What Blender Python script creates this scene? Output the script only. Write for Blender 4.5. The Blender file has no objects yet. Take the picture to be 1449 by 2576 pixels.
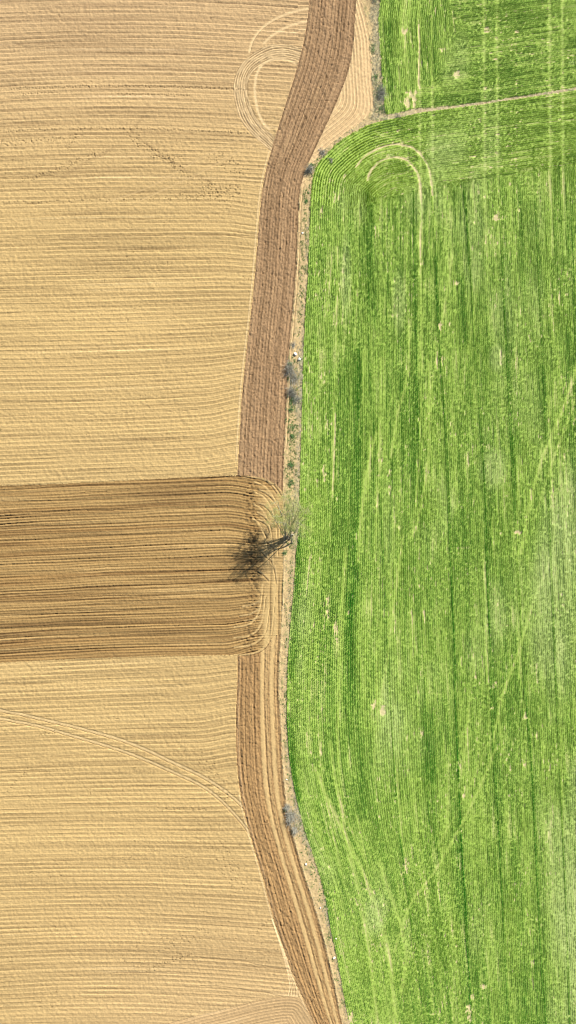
import bpy, math, random
import numpy as np

# ------------------------------------------------------------------ camera, sky, sun, exposure
K = 0.0795                      # metres of ground per plan unit (plan: 1449 wide x 2576 tall, origin top-left)
def WX(x): return (x - 724.5) * K
def WY(y): return (1288.0 - y) * K
SUN_EL, SUN_AZ = math.radians(33.0), math.atan2(0.675, 0.738)   # azimuth from north (+Y), clockwise
sc = bpy.context.scene
H = 138.0
cam_d = bpy.data.cameras.new("camera"); cam = bpy.data.objects.new("camera", cam_d)
sc.collection.objects.link(cam); sc.camera = cam
cam.location = (0, 0, H); cam.rotation_euler = (0, 0, 0)
cam_d.sensor_fit = 'VERTICAL'
cam_d.angle_y = 2 * math.atan(1288 * K / H)
cam_d.clip_start = 1.0; cam_d.clip_end = 5000
w = bpy.data.worlds.new("World"); sc.world = w; w.use_nodes = True
nt = w.node_tree; bg = nt.nodes['Background']
sky = nt.nodes.new('ShaderNodeTexSky'); sky.sky_type = 'NISHITA'; sky.sun_disc = False
sky.sun_elevation = SUN_EL; sky.sun_rotation = SUN_AZ
nt.links.new(sky.outputs[0], bg.inputs[0]); bg.inputs[1].default_value = 0.06
sd = bpy.data.lights.new("sun", 'SUN'); sd.energy = 4.6; sd.angle = math.radians(0.53); sd.color = (1.0, 0.95, 0.87)
so = bpy.data.objects.new("sun", sd); sc.collection.objects.link(so); so.location = (60, 60, 120)
from mathutils import Vector, Matrix
sdir = Vector((math.sin(SUN_AZ) * math.cos(SUN_EL), math.cos(SUN_AZ) * math.cos(SUN_EL), math.sin(SUN_EL)))
so.rotation_euler = sdir.to_track_quat('Z', 'Y').to_euler()
sc.view_settings.view_transform = 'Standard'; sc.view_settings.look = 'None'
sc.view_settings.gamma = 1.0; sc.view_settings.exposure = 0.85
sc.cycles.pixel_filter_type = 'BLACKMAN_HARRIS'; sc.cycles.filter_width = 1.0
sc.render.engine = 'CYCLES'

# ------------------------------------------------------------------ noise and curve tools (numpy)
def _h(ix, iy, s):
    n = (ix.astype(np.int64) * 374761393 + iy.astype(np.int64) * 668265263 + s * 1274126177) & 0xffffffff
    n = ((n ^ (n >> 13)) * 1274126177) & 0xffffffff
    n = ((n ^ (n >> 16)) * 2246822519) & 0xffffffff
    return ((n ^ (n >> 15)) & 0xffffff).astype(np.float32) / float(0xffffff)
def vn(x, y, s=0):
    """smooth value noise in -1..1"""
    ix = np.floor(x); iy = np.floor(y); fx = (x - ix).astype(np.float32); fy = (y - iy).astype(np.float32)
    ix = ix.astype(np.int64); iy = iy.astype(np.int64)
    fx = fx * fx * (3 - 2 * fx); fy = fy * fy * (3 - 2 * fy)
    a = _h(ix, iy, s); b = _h(ix + 1, iy, s); c = _h(ix, iy + 1, s); d = _h(ix + 1, iy + 1, s)
    return ((a + (b - a) * fx) * (1 - fy) + (c + (d - c) * fx) * fy) * 2 - 1
def fbm(x, y, s=0, o=3):
    r = 0; a = 1.0; t = 0
    for i in range(o):
        r = r + a * vn(x * 2 ** i + 17.3 * i, y * 2 ** i + 9.1 * i, s + i); t += a; a *= 0.55
    return r / t
def sst(a, b, x):
    t = np.clip((x - a) / (b - a), 0, 1); return t * t * (3 - 2 * t)
def curve(pts, n=6):
    """Catmull-Rom resampling of a plan polyline"""
    P = np.array(pts, float)
    if len(P) < 3 or n < 2: return P
    E = np.vstack([2 * P[0] - P[1], P, 2 * P[-1] - P[-2]]); out = []
    for i in range(1, len(E) - 2):
        for t in np.arange(n) / n:
            a, b, c, d = E[i - 1], E[i], E[i + 1], E[i + 2]
            out.append(0.5 * (2 * b + (c - a) * t + (2 * a - 5 * b + 4 * c - d) * t * t + (-a + 3 * b - 3 * c + d) * t ** 3))
    out.append(P[-1]); return np.array(out)
def pdist(x, y, P, far=1e9):
    """signed distance (positive = right-hand side when walking along P on the plan, y down), arclength"""
    best = np.full(x.shape, 1e18); sg = np.ones(x.shape); al = np.zeros(x.shape); L = 0.0
    for i in range(len(P) - 1):
        ax, ay = P[i]; dx, dy = P[i + 1] - P[i]; l2 = dx * dx + dy * dy; l = math.sqrt(l2)
        if l < 1e-6: continue
        t = ((x - ax) * dx + (y - ay) * dy) / l2; tc = np.clip(t, 0, 1)
        ex = x - ax - tc * dx; ey = y - ay - tc * dy; d2 = ex * ex + ey * ey
        m = d2 < best
        best = np.where(m, d2, best); sg = np.where(m, np.sign(dx * (y - ay) - dy * (x - ax)), sg)
        al = np.where(m, L + tc * l, al); L += l
    return np.sqrt(best) * sg, al
def inpoly(x, y, P):
    r = np.zeros(x.shape, bool); n = len(P)
    for i in range(n):
        x1, y1 = P[i]; x2, y2 = P[(i + 1) % n]
        if y1 == y2: continue
        c = ((y1 > y) != (y2 > y)) & (x < (x2 - x1) * (y - y1) / (y2 - y1) + x1)
        r ^= c
    return r
def yfun(pts):
    """x as a smooth function of y, continued linearly outside"""
    a = np.array(sorted((p[1], p[0]) for p in pts), float); Y, X = a[:, 0], a[:, 1]
    yy = np.linspace(Y[0], Y[-1], 800); xx = np.interp(yy, Y, X)
    k = np.hanning(31); k /= k.sum(); xs = np.convolve(np.pad(xx, 15, mode='reflect', reflect_type='odd'), k, 'valid')
    return lambda y: np.interp(y, yy, xs)

# ------------------------------------------------------------------ plan of the land
Lf = yfun([(786, -300), (778, 0), (773, 50), (765, 100), (753, 150), (738, 200), (722, 250), (705, 300), (690, 350), (684, 375), (675, 400), (663, 450), (656, 500),
           (648, 600), (640, 700), (630, 800), (618, 900), (608, 1000), (602, 1100), (597, 1200), (596, 1450), (597, 1700), (593, 1800), (594, 1900), (598, 1950), (604, 2000),
           (615, 2050), (629, 2100), (643, 2150), (659, 2200), (682, 2292), (713, 2384), (745, 2475), (790, 2576), (860, 2720), (1000, 3000)])
Rf = yfun([(900, -300), (897, 0), (893, 50), (890, 100), (885, 150), (870, 200), (850, 250), (828, 300), (803, 350), (790, 380), (778, 405), (765, 430), (757, 460), (752, 500),
           (748, 600), (744, 700), (735, 800), (726, 900), (722, 1000), (716, 1100), (712, 1200), (713, 1400), (710, 1500), (706, 1600), (700, 1700), (701, 1750), (704, 1800),
           (709, 1900), (712, 1950), (716, 2000), (724, 2050), (735, 2100), (750, 2150), (764, 2200), (795, 2292), (819, 2384), (840, 2475), (860, 2576), (905, 2720), (1040, 3000)])
# right edge of the pale wedge (tilled soil right of the dark strip)
Vc = curve([(915, -300), (906, -60), (908, 0), (922, 50), (932, 100), (937, 200), (944, 262), (930, 295), (885, 322), (845, 350), (806, 380), (784, 408), (772, 440), (762, 480)], 5)
Vf = yfun([(915, -300), (908, 0), (922, 50), (932, 100), (937, 200), (946, 262), (932, 296), (885, 322), (845, 350), (806, 380), (784, 408), (770, 440), (762, 480), (756, 560), (750, 700), (738, 850), (727, 1000),
           (721, 1190), (718, 1300), (715, 1500), (710, 1600), (704, 1700), (705, 1800), (712, 1900), (716, 2000), (737, 2100), (760, 2150), (778, 2200), (800, 2292), (822, 2384), (843, 2475), (863, 2576), (908, 2720), (1043, 3000)])
# left and top edge of the lower green field
Gpts = [(1900, 150), (1449, 227), (1340, 243), (1200, 264), (1090, 278), (1040, 287), (1000, 296), (940, 309), (900, 326), (860, 351), (830, 377), (806, 402), (791, 432), (784, 470), (781, 520),
        (778, 600), (775, 700), (770, 760), (765, 850), (762, 950), (758, 1100), (755, 1200), (751, 1340), (745, 1400), (738, 1500), (728, 1600), (723, 1700), (722, 1800), (728, 1900),
        (735, 1950), (745, 2000), (757, 2050), (771, 2100), (788, 2150), (804, 2200), (820, 2260), (835, 2350), (847, 2400), (856, 2450), (865, 2500), (880, 2576), (920, 2740), (1060, 3060)]
Gc = curve(Gpts, 3)
Gf = yfun([p for p in Gpts if p[1] >= 402])
# upper green field: left edge and bottom edge
Ux = yfun([(958, -300), (958, 0), (952, 50), (955, 100), (959, 150), (963, 200), (966, 250), (972, 287), (975, 320)])
def Uy(x): return np.interp(x, [900, 972, 1005, 1040, 1090, 1200, 1340, 1449, 1900], [288, 288, 282, 272, 270, 257, 236, 220, 142])
# freshly worked patch
Pt = lambda x: np.interp(x, [-800, 0, 200, 350, 500, 600, 640, 660, 690, 712, 730], [1262, 1222, 1215, 1207, 1200, 1197, 1199, 1203, 1216, 1240, 1262])
Pb = lambda x: np.interp(x, [-800, 0, 100, 250, 400, 550, 610, 640, 665, 690, 730], [1716, 1668, 1662, 1655, 1650, 1648, 1648, 1642, 1628, 1600, 1590])
# row arch of the tilled field
AY = np.array([-300, 0, 225, 325, 500, 600, 900, 1000, 1200, 1215, 1640, 1660, 1900, 2050, 2300, 2450, 2576, 3000], float)
A3 = np.array([[-6, -6, -9, -6, -8, -8, -8, -8, -15, -14, -17, -16, -10, -5, -3, -8, -5, -5],
               [2, 2, -3, 3, -8, -10, -20, -22, -25, -25, -22, -30, -12, -5, 8, 4, 5, 5]], float)
A3[0] *= 1.0
def arch(x, y):
    f1 = np.interp(y, AY, A3[0]); f2 = np.interp(y, AY, A3[1]); t = x / 600.0
    # parabola through 0, f1 at .58, f2 at 1
    a = (f2 - f1 / 0.58) / (1 - 0.58); b = f2 - a
    return np.where(t > 1.25, f2, a * t * t + b * t)

# ------------------------------------------------------------------ the ground lattice
step = 0.15
def axis(lim, far, n):
    c = np.arange(-lim, lim + 1e-6, step); g = lim + (far - lim) * (np.arange(1, n + 1) / n) ** 2.6 + np.arange(1, n + 1) * step
    return np.concatenate([-g[::-1], c, g])
ax = axis(62.4, 700, 46); ay = axis(107.4, 700, 46)
nx, ny = len(ax), len(ay)
GX, GY = np.meshgrid(ax, ay)                # metres
X = GX / K + 724.5; Y = 1288.0 - GY / K     # plan
fade = 1 - np.maximum(sst(63, 90, np.abs(GX)), sst(108, 135, np.abs(GY)))
wx = X + 2.5 * fbm(X / 70, Y / 70, 5) ; wy = Y + 1.5 * fbm(X / 60, Y / 60, 8)
L = Lf(Y); R = Rf(Y); V = Vf(Y)
Ltop = np.minimum(L, 2000)

reg = np.zeros(X.shape, np.int8)            # 0 tilled field
TILL, STRIP, PATCH, VERGE, LOWER, UPPER, WEDGE = 0, 1, 2, 3, 4, 5, 6
jit = 1.1 * vn(X / 3.2, Y / 3.2, 31) + 0.7 * vn(X / 11.0, Y / 11.0, 32)
inU = (X > Ux(Y) + 1.5 * jit) & (Y < Uy(X) + jit)
Gbig = curve(Gpts, 3)
poly = np.vstack([Gbig, [[4000, 9000], [20000, 9000], [20000, -3000]]])
poly[-3] = [1100, 20000]; poly[-2] = [20000, 20000]
inG = inpoly(X + 0.8 * jit, Y + 0.8 * jit, poly)
reg[X > R + 0.5 * jit] = VERGE
wedge = (X > R) & (Y < 470) & (X < V + 3 * vn(X / 14, Y / 14, 40))
reg[wedge] = WEDGE
reg[(X > V) & (X > R)] = VERGE
reg[(X > L + 0.5 * jit) & (X <= R + 0.5 * jit)] = STRIP
reg[(Y > Pt(X) + jit * 0.8) & (Y < Pb(X) + jit * 0.8) & (X <= R + 0.5 * jit)] = PATCH
reg[inG] = LOWER
reg[inU] = UPPER

h = np.zeros(X.shape); col = np.zeros(X.shape + (3,))
tmp = np.zeros(X.shape)
C = lambda *c: np.array(c, float)
TAN, TAN_D, TAN_L = C(.49, .342, .16), C(.245, .163, .075), C(.66, .48, .25)
BRN, BRN_D, BRN_L = C(.30, .19, .098), C(.15, .09, .043), C(.42, .275, .14)
PAT, PAT_D, PAT_L = C(.335, .216, .083), C(.14, .08, .03), C(.48, .325, .135)
VER, VER_G = C(.55, .405, .20), C(.36, .33, .20)
SOILG = C(.40, .34, .16)
def mix(a, b, t):
    return a + (b - a) * np.clip(t, 0, 1)[..., None]
grain = vn(GX / .23, GY / .23, 61); grain2 = vn(GX / .42, GY / .42, 62)
clod = fbm(GX / .5, GY / .5, 63, 3)
big = fbm(X / 260, Y / 260, 64, 3)

# --- tilled field
def rows_till(W, S, seed, p=10.6):
    """row relief from across-row coordinate W and along-row coordinate S (plan units)"""
    W = W + 0.7 * fbm(S / 90, W / 60, seed, 2) + .22 * vn(S / 9, W / 5, seed + 3)
    k = np.floor(W / p); f = W / p - k
    am = 0.75 + 0.55 * vn(k * 1.0 + .5, S / 90, seed + 1) + .35 * vn(S / 28, W / 6, seed + 9)
    prof = np.cos(2 * np.pi * f) * 0.55 + 0.35 * np.cos(4 * np.pi * f + 1.1 + 2 * vn(S / 150, W / 40, seed + 5))
    band = vn(W / 4.2, S / 260, seed + 2) ; band2 = vn(W / 26, S / 420, seed + 4)
    return prof * np.clip(am, .15, 1.5), band, band2
Wt = Y - arch(X, Y)
nearL = L - X
bend = sst(130, 0, nearL) ** 2
Wt = Wt + bend * np.interp(Y, [0, 380, 470, 520, 600, 880, 1000, 1190, 1660, 1760, 1900, 2000, 2200], [0, 0, -6, -14, -12, 6, 16, 10, 4, 14, 16, 4, 0]) * 0.8
m = reg == TILL
pr, bd, bd2 = rows_till(Wt, X, 100)
rough = sst(-.3, .6, fbm(X / 190, Y / 60, 111, 3))
hh = 0.08 * pr * (1 - .25 * rough) + (.05 + .02 * rough) * clod + .034 * grain
lineL = sst(.55, .9, vn(np.floor(Wt / 3.1) * 1.0 + .5, X / 500 + .37, 121))      # smoothed pale wheel lines
dots = sst(.80, .93, vn(GX / .36, GY / .36, 130)) * sst(-.1, .5, fbm(X / 120, Y / 40, 131, 2))
darkL = sst(.5, .85, vn(np.floor(Wt / 2.6) * 1.0 + 77.5, X / 300 + .7, 122)) * (.6 + .5 * vn(X / 40, Wt / 3, 123))
hh = hh - .06 * dots - .07 * darkL
cc = mix(TAN, TAN_D, .15 + .08 * bd2 + .38 * bd + .10 * big - .26 * pr + .07 * rough + .16 * grain + darkL * .6 + .10 * sst(500, 0, Y))
cc = mix(cc, TAN_L, lineL * .65 * (1 - .5 * rough))
cc = mix(cc, TAN_D * .7, dots * .75)
rosy = sst(700, -100, Y) * .5 + sst(1950, 2600, Y) * sst(-300, 700, X) * .3
cc = mix(cc, cc * C(1.0, .97, 1.14), rosy)
cc = mix(cc, cc * C(1.0, 1.01, .86), sst(.5, 0, rosy) * .6)
h[m] = hh[m]; col[m] = cc[m]

def region_rows(mask, W, S, seed, p, amp, cA, cD, cL, cl=.03, cf=.3):
    pr, bd, bd2 = rows_till(W, S, seed, p)
    hh = amp * pr + cl * clod + .02 * grain
    c = mix(cA, cD, cf * (.5 + .6 * bd2 + .6 * bd) - .12 * pr); c = mix(c, cL, sst(.45, .95, vn(W / 4, S / 200, seed + 7)) * .5)
    h[mask] = hh[mask]; col[mask] = c[mask]

# --- pale wedge: rows run beside its right edge
m = (reg == WEDGE)
bb = (X > 690) & (X < 1000) & (Y > -300) & (Y < 560)
dV = np.zeros(X.shape); sV = np.zeros(X.shape)
dV[bb], sV[bb] = pdist(X[bb], Y[bb], Vc)
d1 = np.interp(Y, [-300, -60, 0, 50, 100, 200, 262, 600], [915, 906, 908, 922, 932, 937, 944, 960]) - X
d2 = ((930 - X) * .612 + (297 - Y) * .791) + 14
dW = -13 * np.log(np.exp(-np.clip(d1, -60, 400) / 13) + np.exp(-np.clip(d2, -60, 400) / 13))
region_rows(m, dW, Y, 210, 8.2, .10, C(.57, .40, .205), C(.28, .19, .09), C(.66, .48, .26), .06, .32)

# --- dark strip
uw = (R - L); q = (X - L); dLdy = np.gradient(Lf(ay / -K + 1288)) / np.gradient(ay / -K + 1288)
cosn = 1 / np.sqrt(1 + (dLdy[:, None]) ** 2)
q = q / uw * 112
m = reg == STRIP
qq = q + 1.2 * fbm(Y / 60, X / 60, 301, 2)
pr, bd, bd2 = rows_till(qq, Y, 300, 8.4)
edge = sst(9, 0, q) + sst(9, 0, 112 - q)
sclod = fbm(q / 112 * 9.0 / .42, Y * K / .95, 334, 3)
hh = .085 * pr + .11 * sclod + .06 * grain + .03 * grain2 - .12 * sst(.6, .95, vn(GX / .3, GY / .45, 333))
c = mix(BRN, BRN_D, .16 + .2 * bd2 + .42 * bd - .28 * pr + .22 * grain2 + .7 * sst(.6, .95, vn(GX / .3, GY / .45, 333)))
c = mix(c, BRN_L, sst(.3, .9, vn(qq / 3, Y / 120, 305)) * .45)
low = sst(1180, 1400, Y)
c = mix(c, c * C(1.14, 1.10, .90), low); c = mix(c, C(.42, .285, .125), sst(.52, .62, q / 112) * sst(1240, 1250, Y) * np.interp(Y, [1600, 1800, 2300], [.75, .35, .15]))
# pale compacted lanes and deep furrows in the lower half
for (f0, wd, on) in ((.60, 5.2, 1), (.83, 5.5, 1), (.71, 1.6, .5)):
    t = np.exp(-((q / 112 - f0) * 112 / wd) ** 4) * sst(1230, 1300, Y) * on
    hh = hh * (1 - .85 * t) - .02 * t; c = mix(c, C(.54, .375, .165), t * .9)
for f0 in (.10, .21, .30, .41, .535, .665, .76, .90, .955):
    t = np.exp(-((q / 112 - f0) * 112 / 1.5) ** 2) * sst(1230, 1300, Y) * (.7 + .5 * vn(Y / 30, X / 9, 310))
    hh = hh - .13 * t; c = mix(c, BRN_D * .8, t * .5)
t = np.exp(-((112 - q - 3) / 1.6) ** 2) * (.8 + .3 * vn(Y / 40, X / 9, 311)); hh = hh - .14 * t; c = mix(c, BRN_D * .75, t * .6)
t = np.exp(-((q - 1) / 1.6) ** 2); hh = hh - .08 * t; c = mix(c, BRN_D, t * .3)
t = np.exp(-((q - 6) / 2.2) ** 2); c = mix(c, BRN_L, t * .6); hh = hh + .03 * t
h[m] = hh[m]; col[m] = c[m]

# --- freshly worked patch
m = reg == PATCH
bendp = sst(560, 665, X) * 26 * np.clip((Y - 1440) / 240, -.5, 1)
Wp = Y - np.where(X < 600, arch(X, Y), arch(np.full_like(X, 600.), Y)) + bendp
Wp = Wp + 1.0 * fbm(X / 80, Y / 40, 401, 2)
k = Wp / 32.0; f = k - np.floor(k); kk = np.floor(k)
prs = .6 * np.cos(2 * np.pi * Wp / 6.6 + 2 * vn(X / 140, Wp / 30, 402)) + .5 * vn(Wp / 2.4, X / 110, 403)
deep = np.exp(-((f - .5 - .1 * vn(kk, X / 200, 404)) * 32 / 1.6) ** 2) * (.9 + .45 * vn(kk + .5, X / 120, 405)) + .6 * np.exp(-((f - .22) * 32 / 1.5) ** 2) * sst(-.3, .5, vn(kk + .5, X / 130, 406))
deep2 = .8 * np.exp(-((f - .80) * 32 / 1.3) ** 2) * sst(-.2, .5, vn(kk + .5, X / 150, 407))
deep = deep + deep2 + .75 * sst(.45, .85, vn(np.floor(Wp / 2.0) + .5, X / 260, 417))
hh = .085 * prs - .17 * deep + .05 * clod + .035 * grain
c = mix(PAT, PAT_D, .12 + .4 * bd2 * 0 + .15 * vn(Wp / 13, X / 300, 408) + .75 * vn(Wp / 2.7, X / 220, 409) - .15 * prs + .15 * big)
c = mix(c, PAT_D, deep * .6); c = mix(c, PAT_L, sst(.4, .9, vn(Wp / 3.2, X / 240, 410)) * .6)
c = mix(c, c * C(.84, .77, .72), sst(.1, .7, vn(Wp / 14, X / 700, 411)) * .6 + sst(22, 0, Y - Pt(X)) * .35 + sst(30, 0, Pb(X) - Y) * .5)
# cloddy turning edge and pale wheel lanes on its right side
te = np.exp(-((X - 632 - 8 * np.cos((Y - 1430) / 110.)) / 19) ** 2) * sst(1203, 1230, Y)
lump = sst(.15, .8, vn(X / 9, Y / 2.6, 415))
hh = hh + te * (.16 * clod + .07 * grain2 - .16 * lump); c = mix(c, PAT_D, te * (.15 + .3 * clod + .6 * lump))
tr = sst(640, 676, X + 4 * jit) * sst(1225, 1250, Y)
lane = np.exp(-((X - 671) / 6.5) ** 4) * sst(1480, 1560, Y) + np.exp(-((X - 691) / 5.5) ** 4) * sst(1400, 1500, Y)
hh = hh * (1 - .55 * tr) * (1 - .8 * np.clip(lane, 0, 1)) + tr * .03 * clod
c = mix(c, C(.44, .305, .13), tr * .75); c = mix(c, C(.52, .37, .16), lane * .8)
for x0 in (680, 701, 709):
    t = np.exp(-((X - x0 - 2 * vn(Y / 60, X * 0, 412)) / 1.5) ** 2) * sst(1420, 1500, Y); hh = hh - .12 * t; c = mix(c, PAT_D * .8, t * .6)
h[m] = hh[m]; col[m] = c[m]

# --- verge
m = reg == VERGE
vx = (X - V) / np.maximum(Gf(Y) - V, 4)
gry = sst(.35, .8, vx + .3 * fbm(X / 14, Y / 30, 501)) * np.interp(Y, [-50, 0, 250, 330, 800, 870, 900, 1010, 1060, 1200, 1340, 1400, 1980, 2030, 2110, 2160, 2260, 2300, 2340, 2576],
                                                                   [.9, .9, .6, .2, .2, .6, 1, 1, .5, .5, .8, .2, .3, .9, .9, .3, .3, .8, .3, .3])
gry = np.where(Y < 300, gry * 0 + sst(925, 940, X + 6 * vn(X / 8, Y / 20, 503)) * .75, gry)
vegn = fbm(X / 9, Y / 12, 502, 3)
c = mix(VER, VER * .72, .4 + .6 * clod); c = mix(c, VER_G, gry * (.75 + .4 * vegn)); c = mix(c, C(.10, .17, .045), sst(.25, .6, vegn + .25 * grain2) * .45)
hh = .05 * clod + .03 * grain + .10 * vegn + .08 * gry * np.abs(grain2)
te2 = .10 * sst(.55, .9, vn(GX / .3, GY / .3, 505)); hh = hh + te2 * .6
h[m] = hh[m]; col[m] = c[m]

# --- green fields: row coordinate Q, cover density D, tone T (yellow .. dark), grey G
inb = (X > 690) & (Y > -350)
dG = np.full(X.shape, 0.); sG = np.zeros(X.shape)
mm = inG & (Y < 700) & (X < 1700)
d_, s_ = pdist(X[mm], Y[mm], Gc); dG[mm] = np.abs(d_); sG[mm] = s_
Gx = Gf(np.maximum(Y, 402))
drift = 0.047 * (Y - 1400)
t_in = np.clip((X - Gx) / 430, 0, 1); kb = t_in * t_in * (3 - 2 * t_in)
Qi = X - ((1 - kb) * (Gx - 752) + kb * drift)
diag = np.interp(X, [760, 880, 905, 1000, 1090, 1200, 1449, 1900], [500, 530, 518, 487, 470, 455, 415, 345])
head = inG & (Y < diag + 7 * jit + 5 * vn(X / 7, Y / 20, 660))
leftarc = inG & (Y < 620) & (X < 890)
ta = sst(470, 600, Y)
Q = np.where(head & (X >= 880), dG, Qi)
Q = np.where(leftarc & ~(head & (X >= 880)), dG, Q)
S = np.where(head, X, Y).astype(float)
up_h = inU & ((X > 1100 + 60 * vn(Y / 120, Y * 0, 602)) | ((Y > 215 + .0 * X) & (X > 1050)))
Qu = np.where(up_h, Y - Uy(X) + 280, X - (Ux(Y) - 958))
Q = np.where(inU, Qu, Q); S = np.where(inU, np.where(up_h, X, Y), S)
rowdir_h = np.where(inU, up_h, head & (X > 930))
perr = np.where(head & (dG < 75) & (X < 1010), 6.3, 5.0)
grn = inG | inU
# tone fields
along = np.where(rowdir_h, X, Y); acr = Q
T = .42 * vn(acr / 15, along / 520, 610) + .30 * vn(acr / 5, along / 420, 611) + .22 * vn(acr / 2.5, along / 200, 618) + .26 * fbm(X / 120, Y / 160, 612, 3)
D = .785 + .16 * vn(acr / 7, along / 90, 613) + .12 * fbm(X / 60, Y / 60, 614, 2) + .18 * vn(acr / 2.6, along / 60, 615)
Gr = sst(.0, .9, fbm(X / 110, Y / 260, 616, 3) + sst(1150, 1450, X) * sst(700, 1100, Y) * .5 - .12)
# explicit features (plan polylines): kind, width, strength
def stamp(pts, wd, seg=5):
    P = curve(pts, seg); pad = wd * 3
    x0, y0 = P.min(0) - pad; x1, y1 = P.max(0) + pad
    i0, i1 = np.searchsorted(ax, [WX(x0), WX(x1)]); j0, j1 = np.searchsorted(ay, [WY(y1), WY(y0)])
    sl = (slice(j0, j1), slice(i0, i1))
    d, s = pdist(X[sl], Y[sl], P); return sl, d, s
def tone(pts, wd, dT=0, dD=0, dG_=0, soft=1.0, brk=0.0):
    sl, d, s = stamp(pts, wd); tt = np.exp(-(np.abs(d) / wd) ** (2 if soft else 4))
    if brk: tt = tt * sst(-brk, .4, vn(s / 16, d / 6, int(pts[0][0])))
    T[sl] += dT * tt; D[sl] += dD * tt; Gr[sl] += dG_ * tt
def vline(x0, y0, x1, y1): return [(x0, y0), ((x0 * 2 + x1) / 3, (y0 * 2 + y1) / 3), ((x0 + 2 * x1) / 3, (y0 + 2 * y1) / 3), (x1, y1)]
# dark wheelings
for pts, wd, s_ in (
    ([(1084, 470), (1092, 566), (1107, 880), (1119, 1050), (1127, 1195), (1138, 1510), (1149, 1824), (1158, 2080), (1172, 2300), (1190, 2640)], 3.2, 1.0),
    ([(1168, 480), (1178, 600), (1196, 900), (1217, 1195), (1228, 1500), (1239, 1824), (1258, 2150), (1284, 2640)], 2.8, .75),
    ([(925, 480), (928, 800), (935, 1000), (952, 1195), (970, 1500), (985, 1824), (1005, 2080), (1040, 2350), (1078, 2640)], 2.4, .6),
    ([(1255, 500), (1270, 800), (1290, 1195), (1302, 1400)], 2.6, .5), ([(1300, 1400), (1318, 1700), (1335, 1900), (1350, 2200), (1376, 2640)], 3, .9),
    ([(1345, 430), (1355, 700), (1372, 1100), (1390, 1500), (1402, 1824), (1420, 2200), (1436, 2640)], 2.4, .5),
    ([(1440, 500), (1449, 1000), (1458, 1400)], 2.4, .5), ([(1040, 480), (1046, 800), (1052, 1100), (1062, 1500), (1072, 1824), (1086, 2200), (1098, 2640)], 2.2, .45)):
    tone(pts, wd * .85, s_ * .9, .25 * s_, -.6, 0)
for pts, wd, s_ in (
    ([(905, 880), (905, 1100), (900, 1300), (896, 1500)], 20, .5), ([(935, 480), (932, 650), (940, 800)], 18, .7), ([(1050, 950), (1045, 1100), (1060, 1300)], 16, .5),
    ([(1150, 1300), (1145, 1500), (1150, 1700)], 14, .5), ([(880, 1500), (890, 1700), (905, 1850), (915, 2050)], 13, .6), ([(1080, 1800), (1090, 1950)], 20, .5),
    ([(765, 520), (760, 600)], 7, .6), ([(755, 1345), (750, 1430), (742, 1560), (733, 1700)], 9, .9), ([(728, 1800), (735, 1900), (750, 2000)], 8, .8), ([(1160, 700), (1170, 860)], 8, .6),
    ([(1130, 20), (1200, 30), (1300, 40)], 40, .4), ([(975, 60), (970, 150), (985, 220)], 16, .6), ([(1080, 30), (1085, 190)], 24, .5), ([(1200, 200), (1300, 190)], 24, .5),
    ([(800, 2200), (830, 2300), (845, 2380)], 6, .5), ([(1290, 1100), (1300, 1300)], 10, .4)):
    tone(pts, wd, s_, .12 * s_, -.3, 1)
# pale yellowish streaks
for pts, wd, s_ in (
    ([(850, 560), (848, 800), (842, 1000), (838, 1250)], 4, .9), ([(905, 490), (900, 700), (893, 880)], 3.5, .6), ([(918, 1180), (925, 1260), (935, 1080), (942, 900)], 5, .6),
    ([(962, 900), (955, 1150), (945, 1350), (930, 1600)], 7, .7), ([(1058, 480), (1058, 600), (1062, 850), (1058, 1100), (1040, 1350)], 6, .7), ([(1075, 900), (1070, 1100)], 4, .5),
    ([(870, 1380), (858, 1600), (850, 1850), (862, 2050), (905, 2250), (930, 2400), (950, 2576)], 8, .75), ([(960, 1180), (985, 1000)], 6, .4), ([(1000, 1250), (985, 1450), (975, 1600)], 7, .45),
    ([(1008, 1830), (1000, 1950), (1010, 2100)], 5, .5), ([(950, 1600), (948, 1800), (940, 1950)], 5, .5), ([(900, 2050), (935, 2250), (990, 2450)], 8, .5), ([(800, 1800), (812, 1950), (850, 2150), (900, 2350)], 4, .6),
    ([(1240, 1300), (1250, 1600), (1262, 1900)], 5, .5), ([(1130, 1880), (1125, 2050), (1100, 2250)], 7, .4), ([(1190, 1650), (1175, 1850), (1150, 2000)], 7, .5), ([(1310, 1150), (1300, 1400), (1310, 1700)], 9, .5),
    ([(1215, 1250), (1225, 1600), (1240, 2000), (1270, 2400)], 3, .6), ([(1380, 1000), (1400, 1500), (1420, 2100)], 7, .45)):
    tone(pts, wd * .6, -s_ * 1.5, -.16 * s_, 0, 1)
for x0 in (1057, 1088, 1219, 1252, 1384, 1416):
    tone([(x0 - 1, -60), (x0, 200), (x0 + 2, 450), (x0 + 6, 640)], 3.8, -1.0, -.13, .15, 1)
c2 = lambda L_: [(692 + .9246 * a, 1384 + .9246 * b) for a, b in L_]
c1 = lambda L_: [(692 + .5226 * a, 314 + .5226 * b) for a, b in L_]
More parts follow.
